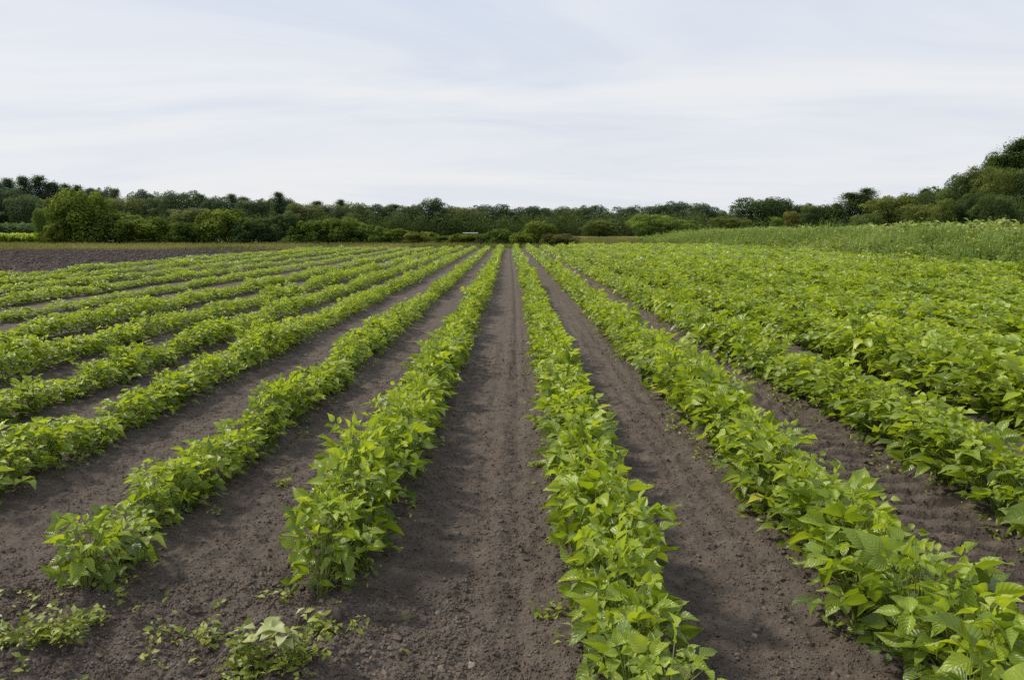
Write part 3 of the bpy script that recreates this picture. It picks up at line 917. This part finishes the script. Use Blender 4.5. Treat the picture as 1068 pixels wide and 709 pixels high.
# --- trees: kind, px, top, width, depth, tint, label
FT = [
    # wooded rise at left (front)
    ('broad', 8, 196, 46, 185, DK, 'dark broadleaf tree at the left edge of the picture'),
    ('tall', 30, 204, 30, 180, G, 'oval tree in front of the left pines beside the edge tree'),
    ('round', 52, 207, 34, 190, OL, 'rounded olive tree in front of the wooded rise at left'),
    # pines on the rise
    ('spruce', 3, 186, 28, 215, BLUE, 'leftmost dark conifer on the crest of the wooded rise'),
    ('pine', 17, 185, 34, 220, BLUE, 'second conifer from the left on the crest of the wooded rise'),
    ('spruce', 32, 183, 28, 218, BLUE, 'tallest pointed conifer on the crest of the wooded rise'),
    ('pine', 47, 183, 37, 220, BLUE, 'broad conifer on the crest right of the tallest pointed one'),
    ('pine', 61, 188, 34, 222, BLUE, 'conifer on the crest just left of the tallest hedge bush'),
    ('spruce', 74, 191, 25, 225, BLUE, 'pointed conifer behind the tallest hedge bush, left one'),
    ('spruce', 87, 192, 25, 225, BLUE, 'pointed conifer directly behind the tallest hedge bush'),
    ('pine', 100, 196, 31, 228, BLUE, 'low conifer right behind the tallest hedge bush'),
    ('broad', 112, 194, 24, 215, DK, 'dark domed tree between the tallest hedge bush and the slim conifer'),
    ('spruce', 125, 196, 22, 222, BLUE, 'slim conifer right of the dark domed tree'),
    ('round', 134, 206, 40, 195, OL, 'wide olive tree behind the left hedge below the slim conifer'),
    ('broad', 156, 198, 30, 210, DK, 'dark round topped tree above the rounded olive hedge bush'),
    ('tall', 176, 202, 28, 200, G, 'oval green tree left of the broad flat topped tree'),
    ('broad', 190, 199, 38, 195, G, 'broad flat topped tree rising above the left middle of the wood'),
    ('pine', 214, 202, 34, 225, BLUE, 'conifer just right of the broad flat topped tree'),
    ('broad', 230, 204, 32, 215, DK, 'dark rounded tree behind the bushy hedge peak'),
    ('pine', 246, 202, 28, 225, BLUE, 'left of the twin conifers above the bushy hedge peak'),
    ('pine', 257, 204, 28, 225, BLUE, 'right of the twin conifers above the bushy hedge peak'),
    ('round', 208, 216, 44, 185, OL, 'low rounded tree in front of the wood left of the hedge peak'),
    ('round', 268, 208, 34, 210, G, 'rounded tree left of the slender tall tree above the hedge'),
    ('broad', 283, 207, 26, 214, DK, 'dark tree touching the slender tall tree on its left'),
    ('pine', 294, 200, 25, 205, DK, 'slender tall tree standing above the middle of the left wood'),
    ('tall', 303, 207, 20, 212, DK, 'narrow dark tree touching the slender tall tree on its right'),
    ('round', 318, 212, 34, 200, OL, 'low olive tree right of the slender tall tree'),
    ('pine', 333, 209, 28, 225, BLUE, 'small conifer above the broad green hedge bush'),
    ('broad', 347, 212, 30, 205, G, 'green domed tree above the right half of the hedge'),
    ('pine', 358, 208, 25, 225, BLUE, 'small pointed conifer peeping over the right half of the wood'),
    ('round', 374, 211, 34, 208, OL, 'olive rounded tree in the wood above the low hedge'),
    ('broad', 396, 213, 32, 212, DK, 'dark tree in the wood before the tall column tree, farther one'),
    ('pine', 412, 212, 34, 226, BLUE, 'flat conifer left of the tall dark column tree'),
    ('tall', 428, 214, 26, 205, G, 'green tree touching the tall dark column tree on its left'),
    ('tall', 436, 213, 18, 215, DK, 'narrow tree half hidden by the tall dark column tree'),
    ('tall', 454, 206, 25, 200, DK, 'tall dark column tree standing above the low hedge end'),
    ('broad', 474, 214, 28, 220, DK, 'dark tree right of the tall dark column tree'),
    ('round', 486, 216, 44, 205, OL, 'wide olive tree above the pale roof'),
    ('broad', 512, 213, 44, 215, DK, 'big dark domed tree above the point where the rows meet'),
    ('round', 536, 221, 26, 225, G, 'low tree filling the dip above the point where rows meet'),
    ('broad', 554, 215, 36, 220, DK, 'dark tree right of the dip in the treeline'),
    ('round', 577, 215, 34, 218, G, 'green domed tree above the low reddish bush'),
    ('broad', 598, 216, 30, 214, OL, 'olive tree in the central treeline above the dry field'),
    ('broad', 616, 214, 32, 212, DK, 'dark domed tree left of the second treeline dip'),
    ('round', 636, 221, 24, 222, G, 'low tree filling the second dip in the treeline'),
    ('round', 624, 230, 30, 175, OL, 'small rounded tree standing on the dry field edge'),
    ('tall', 630, 228, 20, 180, DK, 'small dark tree beside the rounded one on the dry field edge'),
    ('broad', 655, 214, 32, 205, DK, 'dark tree behind the pale rounded tree, left one'),
    ('tall', 682, 213, 34, 210, DK, 'dark tree rising straight behind the pale rounded tree'),
    ('broad', 702, 210, 34, 208, DK, 'dark high tree behind the gap between the pale trees'),
    ('round', 676, 223, 40, 160, PALE, 'pale green rounded tree standing in front of the dark wood'),
    ('round', 709, 229, 34, 158, (1.6, 1.7, 1.1), 'lower pale green tree right of the rounded pale one'),
    ('broad', 730, 211, 36, 190, DK, 'dark bluish dome tree right of the pale trees'),
    ('round', 750, 220, 30, 205, G, 'low tree in the dip left of the great dark dome tree'),
    ('round', 760, 226, 34, 160, OL, 'olive bushy tree in front of the dip left of the great dome'),
    ('broad', 790, 206, 54, 165, DK, 'great dark dome tree in the right treeline'),
    ('broad', 809, 207, 34, 168, DK, 'dark tree joined to the great dome on its right'),
    ('tall', 806, 226, 11, 150, PALE, 'slim pale green sapling before the great dark dome tree'),
    ('tall', 822, 220, 14, 152, BRN, 'slim brownish tree right of the pale sapling'),
    ('broad', 832, 212, 32, 170, DK, 'dark tree behind the slim brownish tree'),
    ('round', 850, 213, 36, 150, G, 'green rounded tree left of the ragged pines at right'),
    ('pine', 868, 212, 26, 160, DK, 'small ragged tree at the left foot of the ragged pines'),
    ('pine', 881, 200, 44, 150, DK, 'left of the two ragged pines in the right treeline'),
    ('pine', 897, 196, 42, 150, DK, 'right and taller of the two ragged pines in the right treeline'),
    ('broad', 910, 204, 32, 155, DK, 'dark tree touching the taller ragged pine on its right'),
    ('round', 926, 205, 54, 128, OL, 'wide olive thicket tree in front of the right wood'),
    ('round', 902, 222, 30, 125, G, 'low green thicket tree below the ragged pines'),
    ('pine', 957, 195, 29, 160, DK, 'small flat topped pine above the olive thicket'),
    ('broad', 946, 201, 38, 140, DK, 'dark tree between the olive thicket and the flat topped pine'),
    ('broad', 972, 195, 44, 130, G, 'green tree left of the rising right wood'),
    ('pine', 984, 195, 34, 145, DK, 'small pine crown above the start of the rising right wood'),
    ('bigbroad', 962, 212, 50, 112, OL, 'olive bushy tree at the foot of the rising right wood'),
    ('bigbroad', 1000, 181, 42, 118, G, 'first big tree of the rising right wood'),
    ('bigbroad', 1015, 173, 38, 117, OL, 'big olive tree on the slope of the right wood'),
    ('bigpine', 1031, 162, 50, 120, DK, 'ragged pine with a bare spur on the slope of the right wood'),
    ('bigbroad', 1036, 158, 40, 122, G, 'full green tree between the ragged pine and the tallest tree'),
    ('bigpine', 1051, 145, 58, 119, DK, 'tallest tree of the right wood, a broad dark pine'),
    ('bigbroad', 1042, 176, 40, 108, OL, 'sunlit leafy tree in front of the tallest pine at right'),
    ('bigpine', 1069, 150, 54, 117, DK, 'dark pine at the right edge of the picture'),
    ('bigbroad', 1064, 178, 44, 106, G, 'lower leafy tree in front at the right edge'),
    ('bigbroad', 1012, 200, 36, 104, DK, 'lower dark bushy tree in front of the first big right tree'),
    ('bigbroad', 987, 207, 34, 106, OL, 'low rounded tree before the start of the right wood'),
    ('bigbroad', 1034, 203, 36, 100, G, 'low thicket tree in front of the right wood'),
]
NAMES = {'broad': 'broadleaf_tree', 'round': 'rounded_tree', 'tall': 'oval_tree', 'pine': 'pine_tree', 'spruce': 'conifer_tree', 'bigbroad': 'broadleaf_tree', 'bigpine': 'pine_tree'}
for kind, px, top, w, D, tint, lab in FT:
    grp = 'trees of the left wood' if px < 470 else 'trees of the central treeline' if px < 770 else 'trees of the right wood'
    tree(NAMES[kind], kind, px, top, w * 1.08, D, tint, lab, 'tree', grp)

# understory, too merged to count: one dark mass of low growth under the trees
ur = np.random.default_rng(33)
us = ur.uniform(-40, 1110, 2600)
uD = np.interp(us, [0, 300, 600, 800, 900, 1068], [188, 196, 200, 160, 138, 108]) + ur.uniform(-6, 22, 2600)
ux = (us - VPX) / F * uD
uh = uD / 200 * np.where(us > 880, 4.6, np.where(us < 110, 7.0, 5.0)) * ur.uniform(0.5, 1.2, 2600)
lob = [((ux[i], uD[i], uh[i] * 0.45), (1.9, 1.9, uh[i] * 0.6), 0.38) for i in range(2600)]
V, Fq, T = crown_from_lobes(lob, 26.0, 0.20, ur, 0.5, 99)
cm = mesh_np('undergrowth', V, Fq, M_CROWN, T, smooth=False)
uo = link('undergrowth', cm); uo.color = (0.85, 0.9, 0.85, 1)
tag(uo, 'dark tangled undergrowth filling the foot of the distant woods', 'undergrowth', kind='stuff')

# ------------------------------------------------------------------ shed roof glimpsed beyond the hedge
D = 150.0
sx = at(491, D)
shed = bpy.data.objects.new('shed', None); COL.objects.link(shed); shed.location = (sx, D, 0)
tag(shed, 'low shed with pale flat roof glimpsed beyond the hedge end', 'shed')
w2, dp, hh = 1.25, 1.2, 0.80
wv = []; wf = []
def boxv(x0, x1, y0, y1, z0, z1):
    b = len(wv)
    for z in (z0, z1):
        wv.extend([(x0, y0, z), (x1, y0, z), (x1, y1, z), (x0, y1, z)])
    wf.extend([[b + a for a in q] for q in ((0, 3, 2, 1), (4, 5, 6, 7), (0, 1, 5, 4), (1, 2, 6, 5), (2, 3, 7, 6), (3, 0, 4, 7))])
boxv(-w2, w2, -dp, dp, 0, hh)
link('wall', mesh_np('shed_wall', np.array(wv, float), np.array(wf), M_SHEDWALL, smooth=False), shed)
rv = np.array([(-w2 - .15, -dp - .2, hh + .02), (w2 + .15, -dp - .2, hh + .02), (w2 + .15, dp + .2, hh + .06), (-w2 - .15, dp + .2, hh + .06),
               (-w2 - .15, -dp - .2, hh + .10), (w2 + .15, -dp - .2, hh + .10), (w2 + .15, dp + .2, hh + .16), (-w2 - .15, dp + .2, hh + .16)])
link('roof', mesh_np('shed_roof', rv, np.array([(0, 3, 2, 1), (4, 5, 6, 7), (0, 1, 5, 4), (1, 2, 6, 5), (2, 3, 7, 6), (3, 0, 4, 7)]), M_SHEDROOF, smooth=False), shed)

# ------------------------------------------------------------------ light
SUN_AZ = math.radians(-68)      # from +Y (view direction), negative = left
SUN_EL = math.radians(47)
sd = np.array([math.sin(SUN_AZ) * math.cos(SUN_EL), math.cos(SUN_AZ) * math.cos(SUN_EL), math.sin(SUN_EL)])
sun = bpy.data.lights.new('sun', 'SUN'); sun.energy = 4.0; sun.angle = math.radians(8.0); sun.color = (1.0, 0.91, 0.74)
so = bpy.data.objects.new('sun', sun); COL.objects.link(so)
from mathutils import Vector
so.rotation_euler = Vector((-sd[0], -sd[1], -sd[2])).to_track_quat('-Z', 'Y').to_euler()

world = bpy.data.worlds.new('World'); scene.world = world; world.use_nodes = True
nt = world.node_tree; nt.nodes.clear(); L = nt.links.new
wo = N(nt, 'ShaderNodeOutputWorld'); bg = N(nt, 'ShaderNodeBackground', i_Strength=1.0)
sky = N(nt, 'ShaderNodeTexSky', sky_type='NISHITA'); sky.sun_disc = False
sky.sun_elevation = SUN_EL; sky.sun_rotation = SUN_AZ
sky.air_density = 1.0; sky.dust_density = 2.0
skyc = N(nt, 'ShaderNodeVectorMath', operation='SCALE'); L(sky.outputs[0], skyc.inputs[0]); skyc.inputs['Scale'].default_value = 0.09
tc = N(nt, 'ShaderNodeTexCoord'); sp = N(nt, 'ShaderNodeSeparateXYZ'); L(tc.outputs['Generated'], sp.inputs[0])
zc = math_node(nt, 'ADD', math_node(nt, 'MAXIMUM', sp.outputs[2], 0.0), 0.10)
cb = N(nt, 'ShaderNodeCombineXYZ')
L(math_node(nt, 'DIVIDE', sp.outputs[0], zc), cb.inputs[0]); L(math_node(nt, 'DIVIDE', sp.outputs[1], zc), cb.inputs[1])
mp = N(nt, 'ShaderNodeMapping'); mp.inputs['Scale'].default_value = (0.26, 0.50, 1); mp.inputs['Rotation'].default_value = (0, 0, math.radians(10)); mp.inputs['Location'].default_value = (3.1, 1.7, 0)
L(cb.outputs[0], mp.inputs[0])
n1 = N(nt, 'ShaderNodeTexNoise', i_Scale=1.6, i_Detail=7.0, i_Roughness=0.55, i_Distortion=0.9); L(mp.outputs[0], n1.inputs['Vector'])
cl = ramp(nt, n1.outputs[0], [(0.34, (0.63, 0.71, 0.85)), (0.50, (0.765, 0.815, 0.90)), (0.64, (0.875, 0.885, 0.91))])
# brighter milky band toward the horizon
hz = math_node(nt, 'MULTIPLY_ADD', sp.outputs[2], -3.2, 0.85); hz = math_node(nt, 'MINIMUM', math_node(nt, 'MAXIMUM', hz, 0.0), 0.6)
cl = mixc(nt, hz, cl, (0.878, 0.880, 0.892))
col = mixc(nt, 0.93, skyc.outputs[0], cl)
L(col, bg.inputs[0]); L(bg.outputs[0], wo.inputs[0])

# ------------------------------------------------------------------ camera and render settings
cam = bpy.data.cameras.new('camera'); cam.sensor_width = 36.0; cam.lens = F / 1068.0 * 36.0
cam.clip_end = 5000; cam.clip_start = 0.05
co = bpy.data.objects.new('camera', cam); COL.objects.link(co)
co.location = (0, 0, H); co.rotation_euler = (math.pi / 2 - PITCH, 0, YAW)
scene.camera = co
scene.view_settings.view_transform = 'Standard'; scene.view_settings.look = 'None'; scene.view_settings.exposure = 0
scene.cycles.max_bounces = 6; scene.cycles.diffuse_bounces = 3; scene.cycles.transmission_bounces = 4; scene.cycles.glossy_bounces = 2
scene.cycles.use_denoising = False; scene.cycles.use_adaptive_sampling = False
scene.render.use_persistent_data = False
